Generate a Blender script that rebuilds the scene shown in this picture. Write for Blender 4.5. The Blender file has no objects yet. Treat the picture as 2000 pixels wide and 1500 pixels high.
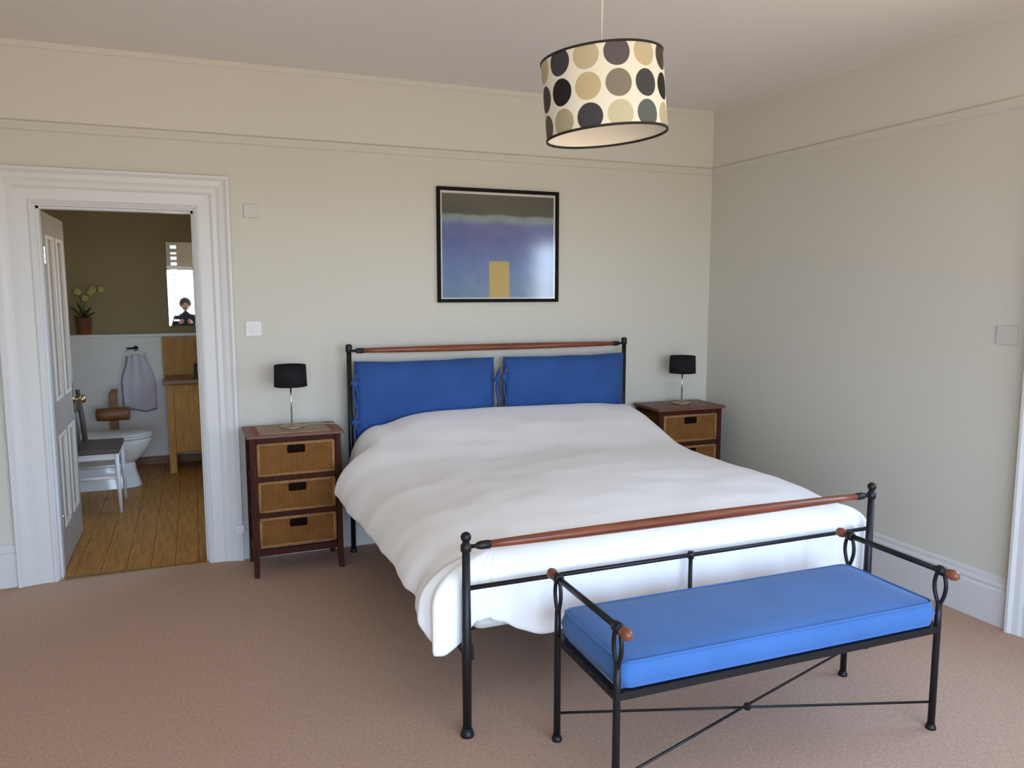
import bpy, bmesh, math, random
from mathutils import Vector, Matrix, noise, Euler
random.seed(7)
PI = math.pi
S = bpy.context.scene
COL = S.collection

# ------------------------------------------------------------------ camera
cd = bpy.data.cameras.new('camera')
cd.sensor_width = 36.0
cd.lens = 36.0 * 1523.36 / 2000.0
cd.clip_start = 0.05
cam = bpy.data.objects.new('camera', cd)
COL.objects.link(cam)
cam.location = (-3.4132, -4.6668, 1.5491)
cam.rotation_euler = (PI / 2 - 0.1188, 0.0, -0.3858)
S.camera = cam

# ------------------------------------------------------------------ world: overcast daylight sky over warm pale ground
W = bpy.data.worlds.new('overcast_sky')
S.world = W
W.use_nodes = True
nt = W.node_tree
nt.nodes.clear()
tc = nt.nodes.new('ShaderNodeTexCoord')
sep = nt.nodes.new('ShaderNodeSeparateXYZ')
mr = nt.nodes.new('ShaderNodeMapRange')
mr.inputs[1].default_value = -1; mr.inputs[2].default_value = 1
cr = nt.nodes.new('ShaderNodeValToRGB')
el = cr.color_ramp.elements
el[0].position = 0.46; el[0].color = (0.42, 0.35, 0.24, 1)      # ground outside
el[1].position = 0.52; el[1].color = (0.655, 0.815, 1.0, 1)       # horizon haze
e = el.new(0.75); e.color = (0.45, 0.67, 1.0, 1)
bg = nt.nodes.new('ShaderNodeBackground'); bg.inputs[1].default_value = 7.4
wo = nt.nodes.new('ShaderNodeOutputWorld')
L = nt.links.new
L(tc.outputs['Generated'], sep.inputs[0]); L(sep.outputs[2], mr.inputs[0]); L(mr.outputs[0], cr.inputs[0])
L(cr.outputs[0], bg.inputs[0]); L(bg.outputs[0], wo.inputs[0])

# room extents (metres): back wall y=0, right wall x=0, floor z=0
XL, YB, ZC, ZR = -5.15, -5.85, 2.7835, 2.385
WIN_A = (-4.60, -0.45, 0.12, 2.36)       # rear wall window x0,x1,z0,z1
WIN_B = (-3.40, -2.53, 0.06, 2.10)       # right wall glazed door y0,y1,z0,z1
def portal(name, loc, rot, sx, sy):
    ld = bpy.data.lights.new(name, 'AREA'); ld.shape = 'RECTANGLE'; ld.size = sx; ld.size_y = sy
    ld.cycles.is_portal = True
    o = bpy.data.objects.new(name, ld); COL.objects.link(o); o.location = loc; o.rotation_euler = rot
portal('daylight_portal', ((WIN_A[0]+WIN_A[1])/2, YB-0.12, (WIN_A[2]+WIN_A[3])/2), (PI/2, 0, 0), WIN_A[1]-WIN_A[0], WIN_A[3]-WIN_A[2])
portal('daylight_portal', (0.12, (WIN_B[0]+WIN_B[1])/2, (WIN_B[2]+WIN_B[3])/2), (PI/2, 0, PI/2), WIN_B[1]-WIN_B[0], WIN_B[3]-WIN_B[2])

S.view_settings.view_transform = 'Standard'
S.view_settings.look = 'None'
S.view_settings.gamma = 1.0
S.view_settings.use_curve_mapping = False
S.view_settings.exposure = 0.64
S.cycles.use_denoising = True
S.cycles.max_bounces = 10
S.cycles.diffuse_bounces = 6
S.cycles.caustics_reflective = False
S.cycles.caustics_refractive = False
S.cycles.sample_clamp_indirect = 6.0

# ------------------------------------------------------------------ materials
def srgb(r, g, b):
    f = lambda c: (c/255/12.92) if c/255 <= 0.04045 else ((c/255+0.055)/1.055)**2.4
    return (f(r), f(g), f(b), 1)
def mat(name, col, rough=0.6, metal=0.0, spec=0.4, var=0.0, vscale=8.0, bump=0.0, bscale=60.0, stretch=(1, 1, 1), detail=4, sheen=0.0, coat=0.0, emit=None):
    m = bpy.data.materials.new(name); m.use_nodes = True
    n = m.node_tree.nodes; b = n['Principled BSDF']; l = m.node_tree.links.new
    b.inputs['Base Color'].default_value = col
    b.inputs['Roughness'].default_value = rough; b.inputs['Metallic'].default_value = metal
    b.inputs['Specular IOR Level'].default_value = spec
    if sheen: b.inputs['Sheen Weight'].default_value = sheen
    if coat: b.inputs['Coat Weight'].default_value = coat; b.inputs['Coat Roughness'].default_value = 0.1
    if emit: b.inputs['Emission Color'].default_value = col; b.inputs['Emission Strength'].default_value = emit
    if var or bump:
        t = n.new('ShaderNodeTexCoord'); mp = n.new('ShaderNodeMapping'); mp.inputs['Scale'].default_value = stretch
        l(t.outputs['Object'], mp.inputs[0])
    if var:
        nz = n.new('ShaderNodeTexNoise'); nz.inputs['Scale'].default_value = vscale; nz.inputs['Detail'].default_value = detail
        l(mp.outputs[0], nz.inputs['Vector'])
        r = n.new('ShaderNodeValToRGB')
        r.color_ramp.elements[0].position = 0.3; r.color_ramp.elements[1].position = 0.7
        r.color_ramp.elements[0].color = tuple(max(0, c*(1-var)) for c in col[:3])+(1,)
        r.color_ramp.elements[1].color = tuple(min(1, c*(1+var)) for c in col[:3])+(1,)
        l(nz.outputs[0], r.inputs[0]); l(r.outputs[0], b.inputs['Base Color'])
    if bump:
        nb = n.new('ShaderNodeTexNoise'); nb.inputs['Scale'].default_value = bscale; nb.inputs['Detail'].default_value = 3
        l(mp.outputs[0], nb.inputs['Vector'])
        bp = n.new('ShaderNodeBump'); bp.inputs['Strength'].default_value = bump; bp.inputs['Distance'].default_value = 0.01
        l(nb.outputs[0], bp.inputs['Height']); l(bp.outputs[0], b.inputs['Normal'])
    return m
M = {}
M['wall'] = mat('cream_wall_paint', (0.615, 0.602, 0.545, 1), 0.75, bump=0.03, bscale=90)
M['frieze'] = mat('white_frieze_paint', (0.66, 0.645, 0.605, 1), 0.8, bump=0.03, bscale=90)
M['ceil'] = mat('white_ceiling_paint', (0.80, 0.765, 0.745, 1), 0.85, bump=0.03, bscale=70)
M['gloss'] = mat('white_gloss_paint', (0.645, 0.65, 0.66, 1), 0.35, spec=0.45)
M['carpet'] = mat('beige_carpet', (0.505, 0.335, 0.25, 1), 0.95, spec=0.1, var=0.13, vscale=85, bump=0.5, bscale=260, detail=6)
M['iron'] = mat('dark_wrought_iron', (0.022, 0.021, 0.024, 1), 0.42, metal=0.6, spec=0.5, bump=0.1, bscale=40)
M['rail'] = mat('polished_red_wood', (0.20, 0.052, 0.022, 1), 0.35, var=0.35, vscale=12, stretch=(0.3, 6, 6), coat=0.2)
M['knob'] = mat('turned_red_wood', (0.22, 0.068, 0.034, 1), 0.35, var=0.25, vscale=20, coat=0.2)
M['duvet'] = mat('white_cotton_duvet', (0.90, 0.895, 0.91, 1), 0.9, spec=0.15, bump=0.12, bscale=14, sheen=0.1)
M['mattress'] = mat('white_mattress_ticking', (0.7, 0.69, 0.66, 1), 0.9)
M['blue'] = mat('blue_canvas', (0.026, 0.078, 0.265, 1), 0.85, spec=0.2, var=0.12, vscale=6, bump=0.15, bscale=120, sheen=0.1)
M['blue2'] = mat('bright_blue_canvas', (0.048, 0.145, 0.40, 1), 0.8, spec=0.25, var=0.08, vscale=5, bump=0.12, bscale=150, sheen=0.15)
M['darkwood'] = mat('dark_mahogany', (0.050, 0.014, 0.009, 1), 0.6, spec=0.1, var=0.3, vscale=14, stretch=(4, 4, 0.5))
M['topwood'] = mat('brown_mahogany_top', (0.15, 0.055, 0.032, 1), 0.45, var=0.25, vscale=14, stretch=(0.5, 5, 5))
M['black'] = mat('black_fabric_shade', (0.012, 0.012, 0.014, 1), 0.85, spec=0.2, bump=0.1, bscale=200)
M['chrome'] = mat('brushed_chrome', (0.62, 0.60, 0.58, 1), 0.25, metal=1.0)
M['lampbase'] = mat('champagne_metal', (0.42, 0.33, 0.22, 1), 0.4, metal=0.7)
M['brass'] = mat('aged_brass', (0.55, 0.40, 0.18, 1), 0.3, metal=1.0)
M['plate'] = mat('grey_plastic_plate', (0.56, 0.545, 0.52, 1), 0.4)
M['wplate'] = mat('white_plastic_plate', (0.74, 0.74, 0.73, 1), 0.4)
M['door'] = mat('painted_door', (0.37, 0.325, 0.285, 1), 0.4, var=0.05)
M['doorpanel_lit'] = mat('moulding_catching_light', (0.66, 0.61, 0.55, 1), 0.4)  # door paint made paler, painting in the light the mouldings catch
M['bathwall'] = mat('olive_bathroom_paint', (0.36, 0.29, 0.155, 1), 0.8, bump=0.03)
M['bathlow'] = mat('white_bathroom_panelling', (0.85, 0.86, 0.87, 1), 0.5)
M['oak'] = mat('honey_oak', (0.50, 0.27, 0.075, 1), 0.5, spec=0.25, var=0.18, vscale=10, stretch=(6, 6, 0.6))
M['oaktop'] = mat('brown_oak_top', (0.25, 0.14, 0.065, 1), 0.35, var=0.2, vscale=10, stretch=(0.6, 6, 6))
M['porcelain'] = mat('white_porcelain', (0.78, 0.79, 0.80, 1), 0.12, spec=0.6)
M['seatlid'] = mat('white_toilet_seat', (0.66, 0.66, 0.64, 1), 0.3)
M['whitepaint'] = mat('white_painted_wood', (0.75, 0.75, 0.74, 1), 0.45)
M['seatdark'] = mat('dark_grey_brown_wood', (0.10, 0.08, 0.07, 1), 0.5, var=0.2)
M['crosswood'] = mat('varnished_brown_wood', (0.22, 0.10, 0.04, 1), 0.4, var=0.3, vscale=18)
M['towel'] = mat('lilac_terry_towel', (0.70, 0.69, 0.80, 1), 0.95, spec=0.1, bump=0.5, bscale=160)
M['towelband'] = mat('slate_towel_border', (0.24, 0.26, 0.33, 1), 0.95)
M['terracotta'] = mat('brown_glazed_pot', (0.20, 0.075, 0.035, 1), 0.45, var=0.2)
M['leaf'] = mat('dark_green_leaf', (0.018, 0.035, 0.014, 1), 0.45)
M['stem'] = mat('green_stem', (0.10, 0.13, 0.04, 1), 0.6)
M['petal'] = mat('yellow_green_petal', (0.55, 0.50, 0.16, 1), 0.7)
M['mirror'] = mat('silvered_mirror', (0.86, 0.88, 0.88, 1), 0.015, metal=1.0)
M['mirrorlight'] = mat('lit_frosted_square', (0.85, 0.95, 1.0, 1), 0.5, emit=0.55)
M['mirrorframe'] = mat('grey_mirror_edge', (0.05, 0.06, 0.06, 1), 0.3)
M['frame'] = mat('black_picture_frame', (0.008, 0.007, 0.006, 1), 0.6, spec=0.12)
M['mount'] = mat('off_white_mount', (0.72, 0.70, 0.68, 1), 0.8)
M['shadein'] = mat('cream_shade_lining', (0.86, 0.81, 0.74, 1), 0.9)
M['rim'] = mat('black_shade_trim', (0.018, 0.013, 0.010, 1), 0.7)
M['cord'] = mat('cream_flex', (0.72, 0.70, 0.64, 1), 0.6)
M['flex'] = mat('grey_flex', (0.35, 0.34, 0.33, 1), 0.6)
M['bulb'] = mat('white_glass_bulb', (0.8, 0.8, 0.78, 1), 0.25)
M['hole'] = mat('dark_drawer_recess', (0.012, 0.006, 0.004, 1), 0.8, spec=0.05)
M['cloth'] = mat('navy_wool', (0.012, 0.014, 0.028, 1), 0.9)
M['skin'] = mat('skin', (0.52, 0.30, 0.22, 1), 0.55)
M['hair'] = mat('dark_brown_hair', (0.03, 0.018, 0.012, 1), 0.6)
M['trouser'] = mat('dark_denim', (0.02, 0.025, 0.045, 1), 0.85)
M['camera'] = mat('black_camera_body', (0.02, 0.02, 0.02, 1), 0.4)

def wicker_material():
    m = bpy.data.materials.new('woven_wicker'); m.use_nodes = True
    n = m.node_tree.nodes; l = m.node_tree.links.new; b = n['Principled BSDF']
    t = n.new('ShaderNodeTexCoord')
    def wave(direction, scale):
        w = n.new('ShaderNodeTexWave'); w.bands_direction = direction; w.inputs['Scale'].default_value = scale
        w.inputs['Distortion'].default_value = 1.2; w.inputs['Detail'].default_value = 1.0
        l(t.outputs['Object'], w.inputs['Vector']); return w
    wx, wz = wave('X', 26), wave('Z', 42)
    mul = n.new('ShaderNodeMath'); mul.operation = 'MULTIPLY'; l(wx.outputs[1], mul.inputs[0]); l(wz.outputs[1], mul.inputs[1])
    nz = n.new('ShaderNodeTexNoise'); nz.inputs['Scale'].default_value = 14; l(t.outputs['Object'], nz.inputs['Vector'])
    add = n.new('ShaderNodeMath'); add.operation = 'MULTIPLY_ADD'; add.inputs[1].default_value = 0.6
    l(nz.outputs[0], add.inputs[0]); l(mul.outputs[0], add.inputs[2])
    r = n.new('ShaderNodeValToRGB'); r.color_ramp.elements[0].color = (0.10, 0.038, 0.010, 1); r.color_ramp.elements[1].color = (0.30, 0.135, 0.036, 1)
    r.color_ramp.elements[0].position = 0.1; r.color_ramp.elements[1].position = 0.95
    l(add.outputs[0], r.inputs[0]); l(r.outputs[0], b.inputs['Base Color'])
    bp = n.new('ShaderNodeBump'); bp.inputs['Strength'].default_value = 0.5; bp.inputs['Distance'].default_value = 0.004
    l(mul.outputs[0], bp.inputs['Height']); l(bp.outputs[0], b.inputs['Normal']); b.inputs['Roughness'].default_value = 0.8; b.inputs['Specular IOR Level'].default_value = 0.12
    return m
M['wicker'] = wicker_material()
M['wickeredge'] = mat('braided_wicker_edge', (0.30, 0.15, 0.055, 1), 0.6, var=0.3, vscale=60, bump=0.4, bscale=120)

def glass_material(name, gloss, rough):
    m = bpy.data.materials.new(name); m.use_nodes = True
    n = m.node_tree.nodes; l = m.node_tree.links.new; n.clear()
    tr = n.new('ShaderNodeBsdfTransparent'); gl = n.new('ShaderNodeBsdfGlossy'); gl.inputs['Roughness'].default_value = rough
    fr = n.new('ShaderNodeFresnel'); fr.inputs['IOR'].default_value = gloss
    mx = n.new('ShaderNodeMixShader'); o = n.new('ShaderNodeOutputMaterial')
    ge = n.new('ShaderNodeNewGeometry'); iv = n.new('ShaderNodeMath'); iv.operation = 'SUBTRACT'; iv.inputs[0].default_value = 1.0
    l(ge.outputs['Backfacing'], iv.inputs[1]); mu = n.new('ShaderNodeMath'); mu.operation = 'MULTIPLY'; l(fr.outputs[0], mu.inputs[0]); l(iv.outputs[0], mu.inputs[1])
    l(mu.outputs[0], mx.inputs[0]); l(tr.outputs[0], mx.inputs[1]); l(gl.outputs[0], mx.inputs[2]); l(mx.outputs[0], o.inputs[0])
    return m
M['pane'] = glass_material('clear_window_glass', 1.45, 0.02)
M['picglass'] = glass_material('picture_glass', 2.1, 0.13)

def print_material():
    # flat print: bands and blocks of colour in the sheet's own object coordinates (x 0..1, z 0..1)
    m = bpy.data.materials.new('colour_field_print'); m.use_nodes = True
    n = m.node_tree.nodes; l = m.node_tree.links.new; b = n['Principled BSDF']; b.inputs['Roughness'].default_value = 0.8
    t = n.new('ShaderNodeUVMap'); t.uv_map = 'UVMap'
    s = n.new('ShaderNodeSeparateXYZ'); l(t.outputs[0], s.inputs[0])
    nz = n.new('ShaderNodeTexNoise'); nz.inputs['Scale'].default_value = 5; nz.inputs['Detail'].default_value = 5; l(t.outputs[0], nz.inputs['Vector'])
    off = n.new('ShaderNodeMath'); off.operation = 'MULTIPLY_ADD'; off.inputs[1].default_value = 0.07; l(nz.outputs[0], off.inputs[0]); l(s.outputs[1], off.inputs[2])
    r = n.new('ShaderNodeValToRGB'); e = r.color_ramp.elements
    e[0].position = 0.0; e[0].color = (0.10, 0.21, 0.36, 1); e[1].position = 0.35; e[1].color = (0.07, 0.15, 0.42, 1)
    for p_, c_ in ((0.60, (0.055, 0.085, 0.33, 1)), (0.735, (0.08, 0.11, 0.35, 1)), (0.785, (0.19, 0.28, 0.36, 1)), (0.825, (0.20, 0.26, 0.28, 1)), (0.85, (0.030, 0.038, 0.022, 1)), (1.0, (0.045, 0.036, 0.026, 1))):
        k = e.new(p_); k.color = c_
    l(off.outputs[0], r.inputs[0])
    nz2 = n.new('ShaderNodeTexNoise'); nz2.inputs['Scale'].default_value = 9; nz2.inputs['Detail'].default_value = 4; l(t.outputs[0], nz2.inputs['Vector'])
    mm = n.new('ShaderNodeMix'); mm.data_type = 'RGBA'; mm.blend_type = 'OVERLAY'; mm.inputs[0].default_value = 0.35
    l(r.outputs[0], mm.inputs[6]); l(nz2.outputs[0], mm.inputs[7])
    # plain yellow block standing on the lower edge
    ab = n.new('ShaderNodeMath'); ab.operation = 'SUBTRACT'; ab.inputs[1].default_value = 0.50; l(s.outputs[0], ab.inputs[0])
    a2 = n.new('ShaderNodeMath'); a2.operation = 'ABSOLUTE'; l(ab.outputs[0], a2.inputs[0])
    a3 = n.new('ShaderNodeMath'); a3.operation = 'MULTIPLY_ADD'; a3.inputs[1].default_value = 0.0; l(s.outputs[1], a3.inputs[0]); l(a2.outputs[0], a3.inputs[2])
    c1 = n.new('ShaderNodeMapRange'); c1.inputs[1].default_value = 0.098; c1.inputs[2].default_value = 0.084; c1.inputs[3].default_value = 0; c1.inputs[4].default_value = 1; l(a3.outputs[0], c1.inputs[0])
    c2 = n.new('ShaderNodeMapRange'); c2.inputs[1].default_value = 0.365; c2.inputs[2].default_value = 0.345; c2.inputs[3].default_value = 0; c2.inputs[4].default_value = 1; l(s.outputs[1], c2.inputs[0])
    mu = n.new('ShaderNodeMath'); mu.operation = 'MULTIPLY'; l(c1.outputs[0], mu.inputs[0]); l(c2.outputs[0], mu.inputs[1])
    my = n.new('ShaderNodeMix'); my.data_type = 'RGBA'; my.inputs[7].default_value = (0.52, 0.36, 0.055, 1)
    l(mu.outputs[0], my.inputs[0]); l(mm.outputs[2], my.inputs[6]); l(my.outputs[2], b.inputs['Base Color'])
    return m
M['print'] = print_material()

def dots_material():
    m = bpy.data.materials.new('dotted_shade_fabric'); m.use_nodes = True
    n = m.node_tree.nodes; l = m.node_tree.links.new; b = n['Principled BSDF']; b.inputs['Roughness'].default_value = 0.85
    uv = n.new('ShaderNodeUVMap'); uv.uv_map = 'UVMap'
    vs = n.new('ShaderNodeVectorMath'); vs.operation = 'DISTANCE'; vs.inputs[1].default_value = (0, 0, 0); l(uv.outputs[0], vs.inputs[0])
    at = n.new('ShaderNodeVertexColor'); at.layer_name = 'dot_print'
    r = n.new('ShaderNodeMapRange'); r.inputs[1].default_value = 0.445; r.inputs[2].default_value = 0.43; r.inputs[3].default_value = 0; r.inputs[4].default_value = 1
    l(vs.outputs['Value'], r.inputs[0])
    mx = n.new('ShaderNodeMix'); mx.data_type = 'RGBA'; mx.inputs[6].default_value = (0.80, 0.775, 0.69, 1)
    l(r.outputs[0], mx.inputs[0]); l(at.outputs[0], mx.inputs[7]); l(mx.outputs[2], b.inputs['Base Color'])
    return m
M['dots'] = dots_material()

def mat_stripes():
    m = bpy.data.materials.new('tan_mat_with_red_end_bands'); m.use_nodes = True
    n = m.node_tree.nodes; l = m.node_tree.links.new; b = n['Principled BSDF']; b.inputs['Roughness'].default_value = 0.8
    t = n.new('ShaderNodeTexCoord'); s = n.new('ShaderNodeSeparateXYZ'); l(t.outputs['Object'], s.inputs[0])
    a = n.new('ShaderNodeMath'); a.operation = 'ABSOLUTE'; l(s.outputs[0], a.inputs[0])
    r = n.new('ShaderNodeValToRGB'); r.color_ramp.interpolation = 'CONSTANT'; e = r.color_ramp.elements
    e[0].position = 0; e[0].color = (0.36, 0.27, 0.19, 1); e[1].position = 0.185; e[1].color = (0.27, 0.07, 0.045, 1)
    k = e.new(0.222); k.color = (0.33, 0.22, 0.16, 1)
    l(a.outputs[0], r.inputs[0]); l(r.outputs[0], b.inputs['Base Color'])
    w = n.new('ShaderNodeTexWave'); w.inputs['Scale'].default_value = 60; l(t.outputs['Object'], w.inputs['Vector'])
    bp = n.new('ShaderNodeBump'); bp.inputs['Strength'].default_value = 0.3; bp.inputs['Distance'].default_value = 0.002
    l(w.outputs[1], bp.inputs['Height']); l(bp.outputs[0], b.inputs['Normal'])
    return m
M['runner'] = mat_stripes()

def plank_material():
    m = mat('brown_laminate', (0.38, 0.17, 0.038, 1), 0.5, spec=0.25, var=0.3, vscale=9, stretch=(5, 0.5, 5), coat=0.05)
    return m
M['plank'] = plank_material()

# ------------------------------------------------------------------ mesh helpers
class MB:
    def __init__(s): s.bm = bmesh.new()
    def box(s, x0, x1, y0, y1, z0, z1):
        v = [s.bm.verts.new(p) for p in ((x0,y0,z0),(x1,y0,z0),(x1,y1,z0),(x0,y1,z0),(x0,y0,z1),(x1,y0,z1),(x1,y1,z1),(x0,y1,z1))]
        for f in ((0,3,2,1),(4,5,6,7),(0,1,5,4),(1,2,6,5),(2,3,7,6),(3,0,4,7)): s.bm.faces.new([v[i] for i in f])
        return s
    def ring_loft(s, rings, closed=True, caps=True):
        R = [[s.bm.verts.new(p) for p in r] for r in rings]
        n = len(R[0])
        for a, b in zip(R, R[1:]):
            for i in range(n if closed else n-1):
                j = (i+1) % n
                s.bm.faces.new((a[i], a[j], b[j], b[i]))
        if caps and closed:
            s.bm.faces.new(list(reversed(R[0]))); s.bm.faces.new(R[-1])
        return s
    def tube(s, pts, r, seg=10, flat=1.0):
        pts = [Vector(p) for p in pts]
        rad = r if isinstance(r, (list, tuple)) else [r]*len(pts)
        rings = []; up = None
        for i, p in enumerate(pts):
            d = (pts[min(i+1, len(pts)-1)] - pts[max(i-1, 0)]).normalized()
            if up is None:
                up = Vector((0,0,1)) if abs(d.z) < 0.9 else Vector((1,0,0))
            a = d.cross(up).normalized(); up = a.cross(d).normalized()
            rings.append([p + a*rad[i]*math.cos(2*PI*k/seg) + up*rad[i]*flat*math.sin(2*PI*k/seg) for k in range(seg)])
        return s.ring_loft(rings)
    def lathe(s, prof, c=(0,0,0), seg=24, axis='z', caps=True):
        rings = []
        for r, h in prof:
            ring = []
            for k in range(seg):
                a = 2*PI*k/seg; u, v = r*math.cos(a), r*math.sin(a)
                q = {'z': (u, v, h), 'x': (h, u, v), 'y': (v, h, u)}[axis]
                ring.append(Vector(q)+Vector(c))
            rings.append(ring)
        return s.ring_loft(rings, caps=caps)
    def ball(s, c, r, sx=1, sy=1, sz=1, u=14, v=10):
        prof = [(max(1e-4, math.sin(PI*i/v)), -math.cos(PI*i/v)) for i in range(v+1)]
        rings = [[Vector((c[0]+r*sx*a*math.cos(2*PI*k/u), c[1]+r*sy*a*math.sin(2*PI*k/u), c[2]+r*sz*h)) for k in range(u)] for a, h in prof]
        return s.ring_loft(rings)
    def build(s, name, m, parent=None, smooth=False, bevel=0, seg=2, kind=None, loc=None):
        bmesh.ops.remove_doubles(s.bm, verts=s.bm.verts, dist=1e-5)
        bmesh.ops.recalc_face_normals(s.bm, faces=s.bm.faces)
        me = bpy.data.meshes.new(name); s.bm.to_mesh(me); s.bm.free()
        if m: me.materials.append(m)
        if smooth:
            for p in me.polygons: p.use_smooth = True
        o = bpy.data.objects.new(name, me); COL.objects.link(o)
        if loc: o.location = loc
        if parent: o.parent = parent
        if bevel:
            b = o.modifiers.new('bevel', 'BEVEL'); b.width = bevel; b.segments = seg; b.limit_method = 'ANGLE'; b.angle_limit = math.radians(40)
        if kind: o['kind'] = kind
        return o
def bx(*a): return MB().box(*a)
def tag(o, label, cat, group=None):
    o['label'] = label; o['category'] = cat
    if group: o['group'] = group
    return o
def thing(name, label, cat, loc=(0,0,0), rz=0, group=None):
    o = bpy.data.objects.new(name, None); o.empty_display_size = 0.1; COL.objects.link(o)
    o.location = loc; o.rotation_euler = (0,0,rz)
    return tag(o, label, cat, group)
def struct(o, label):
    o['kind'] = 'structure'; o['label'] = label; return o
def dup(root, loc, rz, label):
    r = root.copy(); COL.objects.link(r); r.location = loc; r.rotation_euler = (0,0,rz); r['label'] = label
    for ch in list(root.children):
        c = ch.copy(); COL.objects.link(c); c.parent = r
        for g in list(ch.children):
            d = g.copy(); COL.objects.link(d); d.parent = c
    return r
def ss(a, b, x):
    t = min(1, max(0, (x-a)/(b-a))); return t*t*(3-2*t)
def lerp_table(T, x):
    if x <= T[0][0]: return T[0][1]
    for (a, va), (b, vb) in zip(T, T[1:]):
        if x <= b:
            t = (x-a)/(b-a); t = t*t*(3-2*t); return va+(vb-va)*t
    return T[-1][1]
def sweep_profile(path_fn, prof, name, m, **k):
    """prof: list of (offset, proud); path_fn(offset, proud) -> list of points along the mitred path"""
    b = MB(); lines = [path_fn(o, q) for o, q in prof]
    n = len(lines[0])
    b.ring_loft([[ln[i] for ln in lines] for i in range(n)])
    return b.build(name, m, **k)

# ------------------------------------------------------------------ structure: bedroom
DL, DR, DT = -4.144, -3.395, 1.983      # clear door opening
LT = 0.03                                # door lining thickness
WT = 0.15                                # wall thickness
struct(bx(XL-0.1, 0.15, YB-0.1, 0.0, -0.12, 0.0).build('floor', M['carpet']), 'beige short-pile carpet covering the bedroom floor')
struct(bx(XL-0.1, 0.15, YB-0.15, WT, ZC, ZC+0.12).build('ceiling', M['ceil']), 'plain off-white bedroom ceiling')
b = MB(); b.box(XL, DL-LT, 0, WT, -0.1, ZR); b.box(DR+LT, 0.15, 0, WT, -0.1, ZR); b.box(DL-LT, DR+LT, 0, WT, DT+LT, ZR)
wb = struct(b.build('wall_back', M['wall']), 'cream painted wall behind the bed with the bathroom doorway')
bx(XL, 0.15, 0, WT, ZR, ZC).build('frieze', M['frieze'], wb)
y0, y1, z0, z1 = WIN_B
b = MB(); b.box(0, 0.15, y1, 0, -0.1, ZR); b.box(0, 0.15, YB, y0, -0.1, ZR); b.box(0, 0.15, y0, y1, z1, ZR); b.box(0, 0.15, y0, y1, -0.1, z0)
wr = struct(b.build('wall_right', M['wall']), 'cream painted wall on the right of the bed')
bx(0, 0.15, YB, 0, ZR, ZC).build('frieze', M['frieze'], wr)
struct(bx(XL-0.15, XL, YB-0.15, WT, -0.1, ZC).build('wall_left', M['wall']), 'cream painted wall on the far left, outside the view')
x0, x1, z0, z1 = WIN_A
b = MB(); b.box(XL, x0, YB-0.15, YB, -0.1, ZC); b.box(x1, 0.15, YB-0.15, YB, -0.1, ZC); b.box(x0, x1, YB-0.15, YB, -0.1, z0); b.box(x0, x1, YB-0.15, YB, z1, ZC)
struct(b.build('wall_front', M['wall']), 'cream painted window wall behind the camera')

# windows (seen by reflection, source of the daylight)
w = bpy.data.objects.new('window_1', None); COL.objects.link(w); struct(w, 'wide white-framed window in the wall behind the camera'); w.location = (0, YB-0.1, 0)
fw = 0.06
b = MB(); b.box(x0, x1, -0.03, 0.03, z0, z0+fw); b.box(x0, x1, -0.03, 0.03, z1-fw, z1); b.box(x0, x0+fw, -0.03, 0.03, z0+fw, z1-fw); b.box(x1-fw, x1, -0.03, 0.03, z0+fw, z1-fw)
b.build('window_frame', M['gloss'], w)
for i in (1, 2): xx = x0+(x1-x0)*i/3; bx(xx-0.03, xx+0.03, -0.025, 0.025, z0+fw, z1-fw).build('mullion', M['gloss'], w)
for i in range(3): bx(x0+(x1-x0)*i/3+0.03, x0+(x1-x0)*(i+1)/3-0.03, -0.004, 0.004, z0+fw, z1-fw).build('pane', M['pane'], w)
bx(x0-0.08, x1+0.08, 0.03, 0.16, z0-0.03, z0).build('window_sill', M['gloss'], w)
y0, y1, z0, z1 = WIN_B
w = bpy.data.objects.new('window_2', None); COL.objects.link(w); struct(w, 'half-glazed white garden door in the right wall beyond the view'); w.location = (0.09, 0, 0)
b = MB(); b.box(-0.03, 0.03, y0, y1, z0, 0.85); b.box(-0.03, 0.03, y0, y1, z1-fw, z1); b.box(-0.03, 0.03, y0, y0+fw, z0, z1); b.box(-0.03, 0.03, y1-fw, y1, z0, z1)  # lower half made solid to cut direct light on the floor
b.build('window_frame', M['gloss'], w)
bx(-0.004, 0.004, y0+fw, y1-fw, 0.85, z1-fw).build('pane', M['pane'], w)
MB().tube([(-0.06, y0+0.03, 1.0), (-0.06, y0+0.13, 1.0)], 0.008, 8).build('door_handle', M['brass'], w)

# architrave of the bathroom doorway (trim_1) and of the garden door (trim_2)
AW = 0.178
PROF = [(0.0, 0.0), (0.0, 0.014), (0.012, 0.020), (0.022, 0.014), (0.075, 0.016), (0.088, 0.024), (0.11, 0.024), (0.125, 0.030), (0.150, 0.034), (0.165, 0.044), (AW, 0.044), (AW, 0.0)]
def door_path(o, q):
    o += 0.008
    return [Vector((DL-o, -q, 0)), Vector((DL-o, -q, DT+o)), Vector((DR+o, -q, DT+o)), Vector((DR+o, -q, 0))]
struct(sweep_profile(door_path, PROF, 'trim_1', M['gloss']), 'wide moulded white architrave around the bathroom doorway')
def gd_path(o, q):
    y0, y1, z0, z1 = WIN_B
    return [Vector((-q, y0-o, 0)), Vector((-q, y0-o, z1+o)), Vector((-q, y1+o, z1+o)), Vector((-q, y1+o, 0))]
struct(sweep_profile(gd_path, PROF, 'trim_2', M['gloss']), 'white architrave at the right edge of the right wall')
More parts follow.
